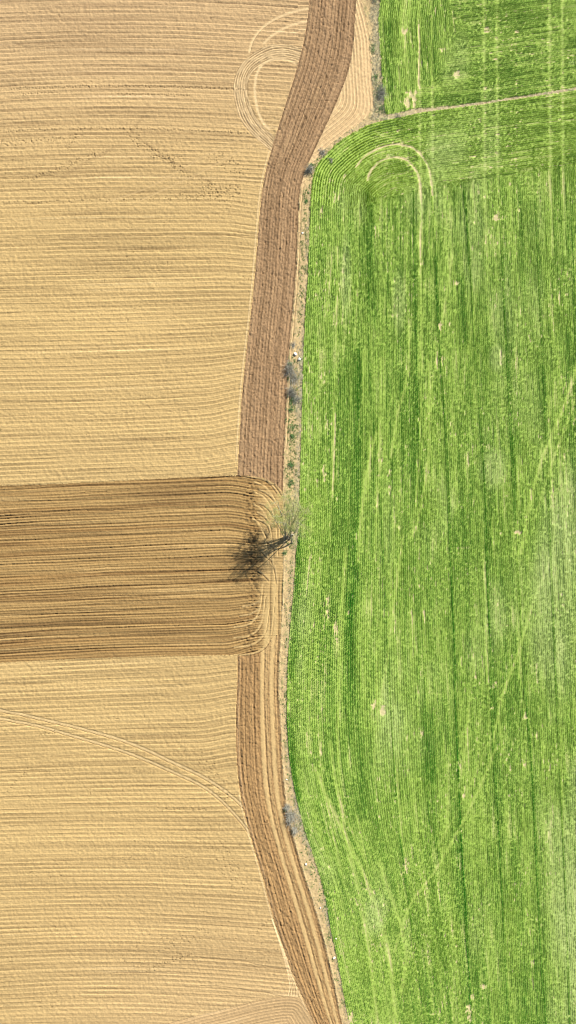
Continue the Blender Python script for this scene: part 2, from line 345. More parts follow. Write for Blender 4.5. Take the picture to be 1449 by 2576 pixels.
for pts, wd, s_ in ((c2([(110, 590), (150, 690), (205, 800), (250, 900), (290, 1010), (312, 1110), (330, 1300)]), 7, .9), (c2([(150, 520), (168, 650), (200, 740), (240, 830)]), 5, .6), (c2([(600, 540), (560, 640), (500, 760), (430, 880), (370, 960), (325, 1090)]), 4.5, .75),
    (c2([(580, 520), (535, 630), (480, 740), (410, 860)]), 3, .4), (c2([(745, 40), (700, 150), (665, 270), (618, 400), (595, 520)]), 5, .7), (c2([(350, -40), (330, 100), (308, 280), (285, 420)]), 4.5, .7), (c2([(285, 850), (330, 980), (358, 1090), (345, 1200)]), 7, .6),
    (c1([(430, 1080), (425, 1300), (400, 1500)]), 4, .6), (c1([(490, 1480), (450, 1640), (420, 1850), (400, 2100)]), 6, .8), (c1([(650, 950), (640, 1200), (590, 1400), (560, 1600)]), 4.5, .7), (c1([(745, 1150), (748, 1400), (735, 1650), (680, 1950)]), 5, .7),
    (c1([(1500, 1000), (1400, 1330), (1290, 1600), (1235, 1800), (1185, 2060)]), 6, .7), (c1([(1500, 1150), (1420, 1400), (1330, 1640), (1250, 1900)]), 4, .5), (c1([(700, 1000), (690, 1250), (700, 1500)]), 3, .5), (c1([(860, 600), (800, 1000), (740, 1350), (690, 1700)]), 3.5, .45), (c1([(1010, 500), (960, 900), (880, 1400)]), 3, .35)):
    tone(pts, wd * .65, -s_ * 2.2, -.16 * s_, 0, 1)
for pts, wd, s_ in ((c1([(870, 270), (1050, 245), (1250, 215), (1450, 190)]), 1.2, .3), (c1([(440, 360), (560, 330), (680, 300)]), 1.4, .2), (c1([(650, 80), (720, 130), (765, 200)]), 1.4, .6), (c1([(1246, 110), (1247, 210)]), 2, .8)):
    tone(pts, wd, s_, .2 * s_, 0, 1)
for o_ in (10, 17, 24, 31):
    tone([(985 + (o_ + 62) * 1.0 * math.cos(t_), 452 - (o_ + 52) * .85 * math.sin(t_)) for t_ in np.linspace(.1, 2.9, 12)], 1.4, -1.0, -.1, 0, 1)
# bare lines: turning tracks, seeding gaps
bare = (
    ([(896, 420), (912, 398), (935, 382), (962, 369), (990, 362), (1015, 364), (1040, 372), (1062, 392), (1078, 420), (1084, 450), (1088, 490)], 3.2, .8),
    ([(925, 452), (930, 435), (940, 420), (957, 405), (980, 396), (1000, 395), (1020, 400), (1036, 414), (1050, 435), (1057, 465), (1059, 500)], 3.4, .82), ([(1086, 480), (1090, 560), (1090, 640)], 3.0, .3), ([(1059, 505), (1058, 600), (1056, 690)], 2.2, .3),
    ([(945, 330), (975, 345), (1005, 350), (1015, 360)], 3, .3),
    ([(1054, 60), (1055, 130), (1053, 200), (1056, 222)], 1.8, .9), ([(1020, 90), (1018, 200)], 1.0, .4),
    ([(1105, 122), (1180, 118), (1215, 114)], 1.6, .5), ([(1138, 20), (1142, 60), (1145, 82)], 1.2, .5),
    ([(1000, 286), (1040, 278), (1090, 272), (1200, 260), (1340, 240), (1500, 216)], 1.7, .95),
    ([(1096, 343), (1200, 325), (1320, 312), (1460, 300)], 1.1, .4), ([(1100, 418), (1190, 400), (1250, 392)], 1.2, .4),
    ([(845, 1000), (843, 1100), (836, 1250)], 1.3, .7), ([(853, 940), (848, 1010)], 1.5, .5), ([(770, 1500), (778, 1430), (780, 1400)], 1.3, .8), ([(800, 2400), (812, 2470)], 1.5, .2),
    ([(828, 700), (828, 740)], 1.5, .4), ([(1036, 550), (1040, 700)], 1.2, .4), ([(868, 440), (858, 470), (852, 500)], 3.4, .6))
for pts, wd, s_ in bare: tone(pts, wd, -1.1 * s_, -(.62 if .78 < s_ < .85 else 1.0) * s_, .0, 0, .9 if s_ < .8 else 0)
for (bx, by, rx, ry) in ((1228, 74, 13, 7), (1032, 255, 19, 17), (1038, 235, 16, 9), (1112, 125, 10, 5), (1018, 78, 10, 9), (958, 288, 20, 5), (1245, 148, 7, 3), (820, 712, 4, 8), (1250, 545, 9, 9), (1145, 712, 9, 6), (1108, 820, 4, 12),
                         (1100, 905, 3, 20), (980, 1230, 3, 14), (1008, 1180, 3, 9), (825, 1530, 4, 26), (845, 1580, 5, 30), (815, 1190, 5, 18), (940, 1770, 6, 12), (962, 1790, 9, 14), (1190, 2505, 9, 7), (1180, 2545, 8, 22), (1215, 2480, 10, 6),
                         (1238, 1780, 4, 6), (1262, 900, 4, 26), (1305, 1340, 10, 4), (875, 2560, 18, 18), (1085, 2090, 3, 6), (1020, 2180, 7, 20), (1060, 1840, 8, 12), (1300, 80, 6, 4), (1150, 185, 8, 9)):
    tt = sst(1.25, .75, np.sqrt(((X - bx) / rx) ** 2 + ((Y - by) / ry) ** 2) + .9 * fbm(X / 4, Y / 8, 620 + bx) + .15) * sst(-.55, .1, vn(acr / 2.3, along / 14, 645)); D -= 1.0 * tt; T -= .5 * tt
for (bx, by, rx, ry) in ((1440, 158, 12, 6), (985, 390, 10, 4), (1250, 900, 22, 40), (1005, 760, 20, 90), (870, 690, 16, 120), (1400, 1500, 70, 260), (1240, 1180, 40, 60), (945, 2300, 30, 60)):
    Gr += .7 * sst(1.2, .4, np.sqrt(((X - bx) / rx) ** 2 + ((Y - by) / ry) ** 2))
sp = sst(.66, .9, vn(acr / 2.1, along / 13, 640)) * sst(-.2, .45, fbm(X / 50, Y / 120, 641, 2)); D -= .75 * sp; T -= .2 * sp
sp = sst(.72, .92, vn(acr / 2.8, along / 22, 642)) * sst(0, .5, fbm(X / 34, Y / 150, 643, 2) + sst(120, 0, X - Gx) * .35); D -= .8 * sp
D = np.clip(D, 0, 1); T = np.where(inU, T - .30, T); T = np.clip(T, -1.3, 1.3); Gr = np.clip(Gr, 0, 1); T = T - .45 * Gr
yel = np.clip(sst(330, 500, Y) * 0 + np.where(head, .55, 0) + np.where(inG & (Y < 560) & (X > 870) & (X < 960), .4, 0) + .35 * fbm(X / 90, Y / 90, 650, 2), 0, 1)
canH = .17 * D
f = Q / perr - np.floor(Q / perr)
hh = canH * (.45 + .30 * np.cos(2 * np.pi * (f - .5)) + .25 * grain2 + .2 * grain) + .02 * clod
c = mix(C(.54, .45, .23), C(.30, .42, .08), sst(.14, .74, D)); c = mix(c, C(.12, .30, .02), .35 * T * sst(.3, .8, D)); c = mix(c, C(.46, .50, .26), Gr * .35)
c = c * (1 + .16 * grain2[..., None])
m = grn
h[m] = hh[m]; col[m] = c[m]

# --- stamps on bare soil
def soil(pts, wd, dh, tint=None, ts=.5, mask=None, flat=0, seed=0, brk=0, seg=5):
    sl, d, s = stamp(pts, wd, seg); tt = np.exp(-(np.abs(d) / wd) ** 4)
    if brk: tt = tt * sst(-brk, .4, vn(s / 12, d / 5, seed + 7))
    if mask is not None: tt = tt * mask[sl]
    h[sl] = h[sl] * (1 - flat * tt) + dh * tt
    if tint is not None: col[sl] = col[sl] + (tint - col[sl]) * (tt * ts)[..., None]
tl = (reg == TILL).astype(float); pm = (reg == PATCH).astype(float) + (reg == STRIP)
LT = C(.64, .47, .25)
# wheel tracks sweeping in from the lower left of the tilled field
Dv = 1 / 2.094
for pts, w1 in (([(-60, 265), (0, 318), (100, 338), (200, 362), (400, 410), (600, 465), (750, 520), (900, 590), (1050, 660), (1150, 720), (1230, 780), (1290, 835)], 3.1),
                ([(-60, 345), (0, 363), (200, 402), (400, 460), (600, 520), (750, 575), (900, 640), (1050, 710), (1150, 780), (1230, 860), (1290, 930), (1330, 990)], 2.9)):
    P = [(a * Dv, 1635 + b * Dv) for a, b in pts]
    soil(P, w1, -.08, C(.58, .42, .20), 1, tl, 1)
    for off, dk in ((w1 + .8, 1.3), (-w1 - .8, .7)):
        soil([(a - off * .42, b + off * .9) for a, b in P], .95, -.12 * dk, TAN_D * .7, min(1, .75 * dk), tl)
for P in ([(1270 / 2 + 3, 330), (500, 400), (375, 470), (270, 508)], [(655, 350), (500, 435), (350, 505)], [(722, 232), (700, 256), (668, 292)], [(724, 268), (700, 292), (675, 320)]):
    soil(P, 1.7, -.03, C(.51, .36, .175), .5, tl, .75)
# turning loop at the top
zc = lambda L_: [((700 + a / 1.449) / 1.59, b / 1.449 / 1.59) for a, b in L_]
outer = curve(zc([(730, 268), (690, 262), (640, 252), (560, 255), (480, 290), (410, 340), (360, 410), (338, 500), (350, 600), (380, 690), (440, 770), (500, 825), (560, 875)]), 6)
inner = curve(zc([(735, 372), (710, 355), (640, 340), (560, 350), (490, 385), (440, 430), (420, 500), (430, 580), (460, 660), (510, 730), (545, 760), (570, 785), (600, 820)]), 6)
lm = inpoly(X, Y, np.vstack([outer, inner[::-1]])) & (reg == TILL)
h[lm] = .03 * clod[lm] + .015 * grain[lm]; col[lm] = mix(C(.50, .36, .19), TAN_D, .2 + .3 * clod)[lm]
for i in range(8):
    t = i / 7; P = outer * (1 - t) + inner * t
    soil(P[::3] + np.array([.7 * math.sin(i * 5.1), .6 * math.cos(i * 3.7)]), 1.2 + .5 * math.sin(i * 2.3) ** 2, -.08 - .05 * math.sin(i * 4.1) ** 2, TAN_D, .55, tl, .3, i * 3, .9, seg=4)
    if i < 7:
        P2 = outer * (1 - t - .07) + inner * (t + .07); soil(P2[::3], 1.5, .035, LT, .45, tl, 0, 50 + i, .7, seg=4)
soil(zc([(500, 378), (475, 425), (465, 480), (462, 520), (475, 620), (505, 700), (545, 745)]), 3.3, -.02, LT, .85, tl, .7)
soil(zc([(500, 378), (540, 352), (600, 342), (660, 348), (700, 365)]), 2.6, -.02, LT, .7, tl, .6)
soil(zc([(775, 45), (720, 55), (640, 80), (560, 118), (500, 165), (460, 215), (440, 262), (430, 300)]), 3.2, -.02, LT, .75, tl, .7)
soil(zc([(770, 122), (720, 128), (650, 152), (590, 185), (545, 218), (515, 248)]), 3.2, -.02, LT, .75, tl, .7)
soil(zc([(438, 300), (446, 262), (466, 218), (505, 170), (565, 125), (640, 88)]), .8, -.05, TAN_D, .5, tl)
# lower end: rows wheeling round into the headland
z3 = lambda L_: [((800 + a / 2.07) / 1.59, (3500 + b / 2.07) / 1.59) for a, b in L_]
tc = curve(z3([(-500, 1275), (-200, 1215), (0, 1160), (150, 1125), (300, 1085), (400, 1058), (500, 1035), (640, 1012), (740, 1008), (810, 1018), (870, 1060), (930, 1150), (1000, 1260), (1100, 1420)]), 5)
tp = np.vstack([tc, [[tc[-1][0], 2900], [-400, 2900], [-400, tc[0][1]]]])
tm = inpoly(X, Y, tp) & (reg == TILL)
dT_ = np.zeros(X.shape); sT = np.zeros(X.shape); bb = (Y > 2350) & (Y < 2760) & (X > 100) & (X < 1000)
dT_[bb], sT[bb] = pdist(X[bb], Y[bb], tc); tm &= bb
region_rows(tm, np.abs(dT_) + 2, sT, 700, 7.6, .075, TAN * C(.97, .95, 1.0), TAN_D, LT, .045, .3)
soil(tc, .8, -.06, TAN_D, .35, tl, 0, 3, .4, seg=1)
for off in (0, 7, 14, 21):
    P = z3([(600 + off * .3, 360), (650 + off * .5, 520), (700 + off, 680), (735 + off * 1.2, 820), (752 + off * 2.3, 920), (738 + off * 3.5, 1000)])
    soil(P, 1.1, -.07, TAN_D, .4, tl); soil([(a - 2.2, b) for a, b in P], 1.2, .03, LT, .7, tl)
# strong single furrows
soil(z3([(0, 690), (200, 700), (350, 712), (520, 750), (720, 778)]), 1.0, -.08, TAN_D * .8, .5, tl)
soil(z3([(0, 918), (180, 922), (400, 955), (560, 975), (680, 1005)]), 1.0, -.07, TAN_D * .8, .5, tl, 0, 3)
for (y0, x0, x1) in ((543, 560, 650), (602, 0, 640), (905, 0, 300), (1048, 0, 560), (690, 100, 600), (420, 0, 560), (950, 250, 610)):
    P = [(x, y0 + arch(np.float64(x), np.float64(y0))) for x in np.linspace(x0, x1, 8)]
    soil(P, .9, -.07, TAN_D * .8, .45, tl, 0, y0, .5)
# broken rows of clods
rng = np.random.default_rng(7)
def clods(x0, y0, x1, y1, n, sp_, wob=2):
    for t in np.linspace(0, 1, n):
        cx = x0 + (x1 - x0) * t + rng.normal(0, sp_); cy = y0 + (y1 - y0) * t + arch(np.float64(cx), np.float64(y0)) * (y0 == y1) + rng.normal(0, wob)
        i, j = np.searchsorted(ax, WX(cx)), np.searchsorted(ay, WY(cy))
        if 2 < i < nx - 3 and 2 < j < ny - 3 and reg[j, i] == TILL:
            a = rng.integers(1, 3); h[j, i] += .05 + .06 * rng.random(); h[j - 1, i - 1] -= .07; col[j - 1:j + 1, i - 1:i + 1] *= .78
clods(30, 226, 620, 226, 120, 2, 1.2); clods(60, 237, 150, 232, 20, 3, 2); clods(300, 246, 480, 246, 36, 2, 1.2); clods(0, 330, 620, 330, 90, 4, 1.3); clods(310, 325, 345, 360, 14, 3, 4)
clods(340, 355, 480, 440, 70, 9, 7); clods(60, 455, 250, 385, 60, 6, 3); clods(0, 365, 200, 340, 40, 6, 3); clods(500, 455, 600, 500, 60, 22, 9); clods(540, 390, 610, 430, 30, 12, 9)
clods(170, 372, 200, 330, 12, 4, 4); clods(380, 400, 460, 400, 20, 3, 2); clods(0, 510, 560, 495, 60, 5, 2)
clods(400, 2040, 520, 2040, 20, 3, 2); clods(500, 1900, 590, 2010, 40, 20, 9); clods(560, 2120, 600, 2240, 50, 16, 9); clods(410, 2380, 540, 2340, 40, 16, 9); clods(380, 2440, 480, 2400, 40, 10, 5); clods(640, 2350, 680, 2310, 14, 2, 2)
clods(20, 1990, 70, 1930, 12, 2, 2); clods(100, 1850, 140, 1840, 9, 2, 2); clods(440, 500, 600, 470, 50, 8, 6)
for P in ([(330, 330), (420, 400), (530, 460)], [(150, 452), (210, 412), (290, 372)], [(330, 330), (355, 300), (372, 262)]): soil(P, 4, -.01, TAN_D, .3, tl)
# curved furrows where the patch rows wheel into the headland
z6 = lambda L_: [((800 + a / 2.415) / 1.59, (1850 + b / 2.415) / 1.59) for a, b in L_]
cur = ([(420, 150), (540, 158), (620, 178), (700, 215), (745, 255), (785, 320)], [(560, 270), (620, 295), (680, 340), (730, 400), (760, 450)], [(560, 400), (610, 420), (660, 460), (700, 520)], [(545, 490), (600, 520), (650, 570), (690, 640)],
       [(560, 560), (610, 585), (650, 620), (670, 680)], [(600, 640), (620, 680), (655, 730)], [(640, 770), (680, 800), (720, 850)], [(590, 860), (640, 920), (700, 960)], [(560, 1060), (610, 1090), (660, 1140)],
       [(640, 190), (690, 230), (740, 300)], [(690, 960), (720, 1050), (735, 1170)], [(400, 1400), (500, 1380), (590, 1330)], [(380, 1490), (480, 1470), (600, 1400)], [(420, 1540), (520, 1520), (600, 1470)])
for i, cl_ in enumerate(cur):
    P = z6(cl_); soil(P, 1.25, -.13, PAT_D * .75, .7, pm, 0, i); soil([(a + 2.6, b - 2.2) for a, b in P], 2.1, .02, C(.50, .355, .16), .75, pm, .5)
soil(z6([(0, 160), (150, 147), (300, 135), (420, 138), (540, 160)]), 1.3, -.14, PAT_D * .7, .7, pm)
for i, P in enumerate(([(640, 1212), (668, 1226), (690, 1258), (700, 1300), (703, 1360)], [(640, 1238), (664, 1252), (684, 1284), (694, 1330), (697, 1400)], [(638, 1268), (660, 1284), (676, 1318), (684, 1370), (687, 1440)], [(636, 1304), (654, 1322), (668, 1360), (675, 1420)],
        [(590, 1648), (630, 1645), (660, 1632), (678, 1606), (686, 1560), (689, 1500)], [(590, 1628), (625, 1624), (652, 1610), (668, 1582), (675, 1530)], [(590, 1604), (622, 1600), (646, 1586), (660, 1556), (666, 1500)], [(590, 1578), (620, 1573), (642, 1556), (655, 1522), (660, 1470)])):
    soil(P, 2.3, .02, C(.49, .345, .15), .75, pm, .5); soil([(a + 3.2, b + (-2 if i < 4 else 3)) for a, b in P], 1.0, -.10, PAT_D, .55, pm, 0, 60 + i, .8)
# left edge ridge beside the dark strip
P = [(float(Lf(y)) - 5, y) for y in range(380, 1190, 60)]; soil(P, 1.6, .03, LT, .6, tl, .3)
P = [(float(Lf(y)) - 4, y) for y in range(2000, 2560, 60)]; soil(P, 1.4, .03, LT, .6, tl, .3)
P = [(float(Rf(y)) + 3.5, y) for y in range(470, 1180, 60)]; vm = ((reg == VERGE) | (reg == WEDGE)).astype(float); soil(P, 1.5, .06, BRN_L * 1.2, .6, vm); P = [(a + 3, b) for a, b in P]; soil(P, 1.0, -.09, TAN_D, .6, vm)
P = [(float(Rf(y)) + 3, y) for y in range(1380, 2580, 60)]; soil(P, 1.5, .05, VER, .5, vm)

# furrow floors hold a little more moisture than crests: tie albedo slightly to relief
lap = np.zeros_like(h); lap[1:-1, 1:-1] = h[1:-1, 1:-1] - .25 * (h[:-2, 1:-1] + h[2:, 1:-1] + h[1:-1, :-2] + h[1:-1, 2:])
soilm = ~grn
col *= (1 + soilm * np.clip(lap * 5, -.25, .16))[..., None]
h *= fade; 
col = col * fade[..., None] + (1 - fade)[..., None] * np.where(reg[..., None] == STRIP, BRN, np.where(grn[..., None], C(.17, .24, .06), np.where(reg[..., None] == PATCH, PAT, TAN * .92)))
h += .25 * fbm(GX / 45, GY / 45, 800, 2) * 1.0
col = np.clip(col, .01, .85)

# ------------------------------------------------------------------ materials
def material(name, base=None, rough=.95, attr=None, nscale=6, nstr=.12, bump=.0, bscale=20, trans=0):
    m = bpy.data.materials.new(name); m.use_nodes = True; t = m.node_tree; b = t.nodes['Principled BSDF']
    b.inputs['Roughness'].default_value = rough; b.inputs['Specular IOR Level'].default_value = .12
    geo = t.nodes.new('ShaderNodeNewGeometry'); n = t.nodes.new('ShaderNodeTexNoise'); n.inputs['Scale'].default_value = nscale; n.inputs['Detail'].default_value = 3
    t.links.new(geo.outputs['Position'], n.inputs['Vector'])
    mr = t.nodes.new('ShaderNodeMapRange'); mr.inputs['From Min'].default_value = .3; mr.inputs['From Max'].default_value = .7
    mr.inputs['To Min'].default_value = 1 - nstr; mr.inputs['To Max'].default_value = 1 + nstr; t.links.new(n.outputs['Fac'], mr.inputs['Value'])
    vm_ = t.nodes.new('ShaderNodeVectorMath'); vm_.operation = 'SCALE'
    if attr:
        a = t.nodes.new('ShaderNodeAttribute'); a.attribute_name = attr; t.links.new(a.outputs['Color'], vm_.inputs[0])
    else:
        vm_.inputs[0].default_value = base
    t.links.new(mr.outputs[0], vm_.inputs['Scale']); t.links.new(vm_.outputs[0], b.inputs['Base Color'])
    if bump:
        n2 = t.nodes.new('ShaderNodeTexNoise'); n2.inputs['Scale'].default_value = bscale; n2.inputs['Detail'].default_value = 2
        t.links.new(geo.outputs['Position'], n2.inputs['Vector']); bp = t.nodes.new('ShaderNodeBump'); bp.inputs['Strength'].default_value = bump; bp.inputs['Distance'].default_value = .05
        t.links.new(n2.outputs['Fac'], bp.inputs['Height']); t.links.new(bp.outputs[0], b.inputs['Normal'])
    if trans:
        tr_ = t.nodes.new('ShaderNodeBsdfTranslucent'); t.links.new(vm_.outputs[0], tr_.inputs[0]); mx = t.nodes.new('ShaderNodeMixShader'); mx.inputs[0].default_value = trans
        out = t.nodes['Material Output']; t.links.new(b.outputs[0], mx.inputs[1]); t.links.new(tr_.outputs[0], mx.inputs[2]); t.links.new(mx.outputs[0], out.inputs[0])
    return m
M_soil = material("soil", attr="tint", nscale=7, nstr=.13, bump=.5, bscale=9)
M_green = material("seedbed", attr="tint", nscale=7, nstr=.12, bump=.4, bscale=9)
M_leaf = material("crop_leaf", attr="tint", nscale=5, nstr=.15, rough=.6, trans=.25)
M_bark = material("bark", base=(.30, .27, .20), nscale=9, nstr=.35, bump=.5)
M_twig = material("twig", base=(.40, .38, .26), nscale=6, nstr=.35)
M_bud = material("young_leaf", base=(.45, .50, .16), nscale=2.5, nstr=.4, rough=.6, trans=.3)
M_dry = material("dry_twig", base=(.44, .43, .35), nscale=4, nstr=.4)
M_weed = material("weed_leaf", base=(.19, .34, .12), nscale=4, nstr=.4, rough=.6, trans=.25)
M_stone = material("limestone", base=(.80, .77, .66), nscale=5, nstr=.12, bump=.4)

# ------------------------------------------------------------------ build ground meshes
def raw_mesh(name, V_, F_, mat, colors=None, smooth=False):
    me = bpy.data.meshes.new(name); V_ = np.ascontiguousarray(V_, np.float32); F_ = np.ascontiguousarray(F_, np.int32); n, k_ = F_.shape
    me.vertices.add(len(V_)); me.vertices.foreach_set('co', V_.ravel())
    me.loops.add(n * k_); me.loops.foreach_set('vertex_index', F_.ravel())
    me.polygons.add(n); me.polygons.foreach_set('loop_start', np.arange(0, n * k_, k_, dtype=np.int32)); me.polygons.foreach_set('loop_total', np.full(n, k_, np.int32))
    me.polygons.foreach_set('use_smooth', np.full(n, smooth, bool))
    me.materials.append(mat)
    if colors is not None:
        at = me.color_attributes.new("tint", 'FLOAT_COLOR', 'POINT'); c4 = np.ones((len(V_), 4), np.float32); c4[:, :3] = colors; at.data.foreach_set('color', c4.ravel())
    me.update(calc_edges=True)
    ob = bpy.data.objects.new(name, me); sc.collection.objects.link(ob); return ob
allV = np.stack([GX, GY, h], -1).reshape(-1, 3); allC = col.reshape(-1, 3)
cellr = reg[:-1, :-1]
jj, ii = np.mgrid[0:ny - 1, 0:nx - 1]; base = jj * nx + ii
quads = np.stack([base, base + 1, base + nx + 1, base + nx], -1)
cell = np.where(cellr == WEDGE, TILL, cellr)
for rid, name, lab, mt in ((TILL, 'tilled_soil_ground', '', M_soil), (STRIP, 'ploughed_headland_ground', '', M_soil), (PATCH, 'reworked_soil_ground', '', M_soil), (VERGE, 'verge_ground', '', M_soil),
                           (LOWER, 'seedbed_ground', '', M_green), (UPPER, 'upper_seedbed_ground', '', M_green)):
    fq = quads[cell == rid]
    used = np.zeros(nx * ny, bool); used[fq.ravel()] = True; idx = np.cumsum(used) - 1
    ob = raw_mesh(name, allV[used], idx[fq], mt, allC[used], True); ob['kind'] = 'structure'

# ------------------------------------------------------------------ crop tufts
def samp(A, px, py):
    i = np.clip(np.searchsorted(ax, px), 0, nx - 1); j = np.clip(np.searchsorted(ay, py), 0, ny - 1); return A[j, i]
gqy, gqx = np.gradient(Q, ay, ax)
def tufts(name, mask, n, seed):
    r = np.random.default_rng(seed)
    px = r.uniform(-8, 61, n); py = r.uniform(-106, 106, n)
    ok = samp(mask, px, py); px, py = px[ok], py[ok]
    q_ = samp(Q, px, py); p_ = samp(perr, px, py); gx = samp(gqx, px, py); gy = samp(gqy, px, py); g2 = np.maximum(gx * gx + gy * gy, 20)
    # fine correction of the nearest-lattice lookup, then snap to the drill row
    i = np.clip(np.searchsorted(ax, px), 0, nx - 1); j = np.clip(np.searchsorted(ay, py), 0, ny - 1)
    q_ = q_ + gx * (px - ax[i]) + gy * (py - ay[j])
    dq = (q_ - (np.floor(q_ / p_) + .5) * p_); okg = np.abs(gx) + np.abs(gy) < 30
    dq = np.where(okg, dq * .8 + r.normal(0, .55, len(dq)), 0)
    px = px - dq * gx / g2; py = py - dq * gy / g2
    d_ = samp(D, px, py); t_ = samp(T, px, py); g_ = samp(Gr, px, py); y_ = samp(yel, px, py)
    ok = samp(mask, px, py) & (r.random(len(px)) < np.clip(d_ * 1.0 + .18 * t_, 0, 1) ** 1.3)
    px, py, d_, t_, g_, y_ = (a[ok] for a in (px, py, d_, t_, g_, y_)); n = len(px)
    pz = samp(h, px, py) - .03
    size = r.uniform(.075, .15, n) * (.75 + .35 * d_ + .15 * t_)
    B = 3
    a0 = r.uniform(0, 2 * np.pi, n)
    Vs = np.zeros((n, B, 3, 3), np.float32); Cs = np.zeros((n, B, 3, 3), np.float32)
    tt = (t_ * .5 + .5 + r.normal(0, .13, n)).clip(0, 1.3)[:, None]
    green_l = np.array([.305, .445, .065]); green_d = np.array([.058, .25, .016]); greyg = np.array([.40, .49, .16]); yg = np.array([.33, .45, .012])
    cc = green_l + (green_d - green_l) * tt
    cc = cc + (yg * (1.15 - .55 * tt) - cc) * (y_ * .6)[:, None]
    cc = cc + (greyg * (1.1 - .45 * tt) - cc) * (g_ * .7 + .10 * r.random(n))[:, None]
    cc = cc + (np.array([.50, .54, .17]) - cc) * (np.clip(-t_ - .55, 0, .8) * .9)[:, None]
    cc *= r.uniform(.85, 1.15, (n, 1))
    for b in range(B):
        an = a0 + b * 2 * np.pi / B + r.uniform(-.5, .5, n); ln = size * r.uniform(.8, 1.3, n); wd = size * r.uniform(.45, .7, n)
        ca, sa = np.cos(an), np.sin(an)
        Vs[:, b, 0] = np.stack([px - sa * wd * .5, py + ca * wd * .5, pz], -1)
        Vs[:, b, 1] = np.stack([px + sa * wd * .5, py - ca * wd * .5, pz + .02], -1)
        Vs[:, b, 2] = np.stack([px + ca * ln, py + sa * ln, pz + size * r.uniform(.6, 1.9, n)], -1)
        Cs[:, b] = (cc * r.uniform(.85, 1.15, (n, 1)))[:, None, :]
    V_ = Vs.reshape(-1, 3); F_ = np.arange(len(V_)).reshape(-1, 3)
    return raw_mesh(name, V_, F_, M_leaf, Cs.reshape(-1, 3))
o = tufts('wheat_crop', inG, 1150000, 11); o['kind'] = 'stuff'; o['label'] = 'young green wheat drilled in long rows on the large lower field'; o['category'] = 'crop'
o = tufts('wheat_crop', inU, 1150000, 12); o['kind'] = 'stuff'; o['label'] = 'bright green young wheat above the sandy furrow, on the upper field'; o['category'] = 'crop'

# ------------------------------------------------------------------ verge weeds and dry grass
def blades(n, r, px, py, pz, size, cols, B=4, flat=1.0):
    Vs = np.zeros((n, B, 3, 3), np.float32); Cs = np.zeros((n, B, 3, 3), np.float32); a0 = r.uniform(0, 6.28, n)
    for b in range(B):
        an = a0 + b * 2 * np.pi / B + r.uniform(-.5, .5, n); ln = size * r.uniform(.7, 1.3, n); wd = size * r.uniform(.25, .5, n); ca, sa = np.cos(an), np.sin(an)
        Vs[:, b, 0] = np.stack([px - sa * wd * .5, py + ca * wd * .5, pz], -1); Vs[:, b, 1] = np.stack([px + sa * wd * .5, py - ca * wd * .5, pz + .02], -1)
        Vs[:, b, 2] = np.stack([px + ca * ln, py + sa * ln, pz + size * r.uniform(.3, 1.2, n) * flat], -1)
        Cs[:, b] = (cols * r.uniform(.7, 1.25, (n, 1)))[:, None, :]
    return Vs.reshape(-1, 3), Cs.reshape(-1, 3)
r = np.random.default_rng(21)
N = 260000; py = r.uniform(-106, 106, N); px = r.uniform(-5, 20, N)
PX = px / K + 724.5; PY = 1288 - py / K
ok = samp(reg == VERGE, px, py); px, py, PX, PY = px[ok], py[ok], PX[ok], PY[ok]
v_ = samp(vx, px, py); g_ = samp(gry, px, py)
wd_side = np.interp(PY, [0, 400, 420, 900, 1300, 1340, 1500, 2000, 2576], [.0, .5, .45, .45, .35, .5, .75, .6, .6])
weed = fbm(PX / 5, PY / 8, 900, 2) + .55 * np.exp(-((v_ - wd_side) / .35) ** 2) - .35 + np.interp(PY, [0, 300, 350, 420, 900, 1000, 1300, 1340, 1390, 1500, 2000, 2100, 2400, 2576], [-.25, -.1, .0, .2, .1, .32, .30, .2, .0, .08, .02, .15, .0, .0])
pw = r.random(len(px)) < sst(.18, .5, weed) * .75
pd = (r.random(len(px)) < (g_ * .42 + .02)) & ~pw
def build_cov(name, sel, c0, c1, s0, s1, lab, seed):
    rr = np.random.default_rng(seed); n = int(sel.sum()); cs = c0 + (c1 - c0) * rr.random((n, 1))
    V_, C_ = blades(n, rr, px[sel], py[sel], samp(h, px[sel], py[sel]) - .01, rr.uniform(s0, s1, n), cs)
    ob = raw_mesh(name, V_, np.arange(len(V_)).reshape(-1, 3), M_leaf, C_); ob['kind'] = 'stuff'; ob['label'] = lab; ob['category'] = 'plants'
build_cov('weeds', pw, C(.06, .17, .04), C(.20, .30, .08), .07, .19, 'low green weeds dotted along the sandy verge between the fields', 22)
build_cov('dry_grass', pd, C(.28, .28, .19), C(.50, .47, .34), .08, .22, 'grey dry grass on the verge against the wheat edge', 23)

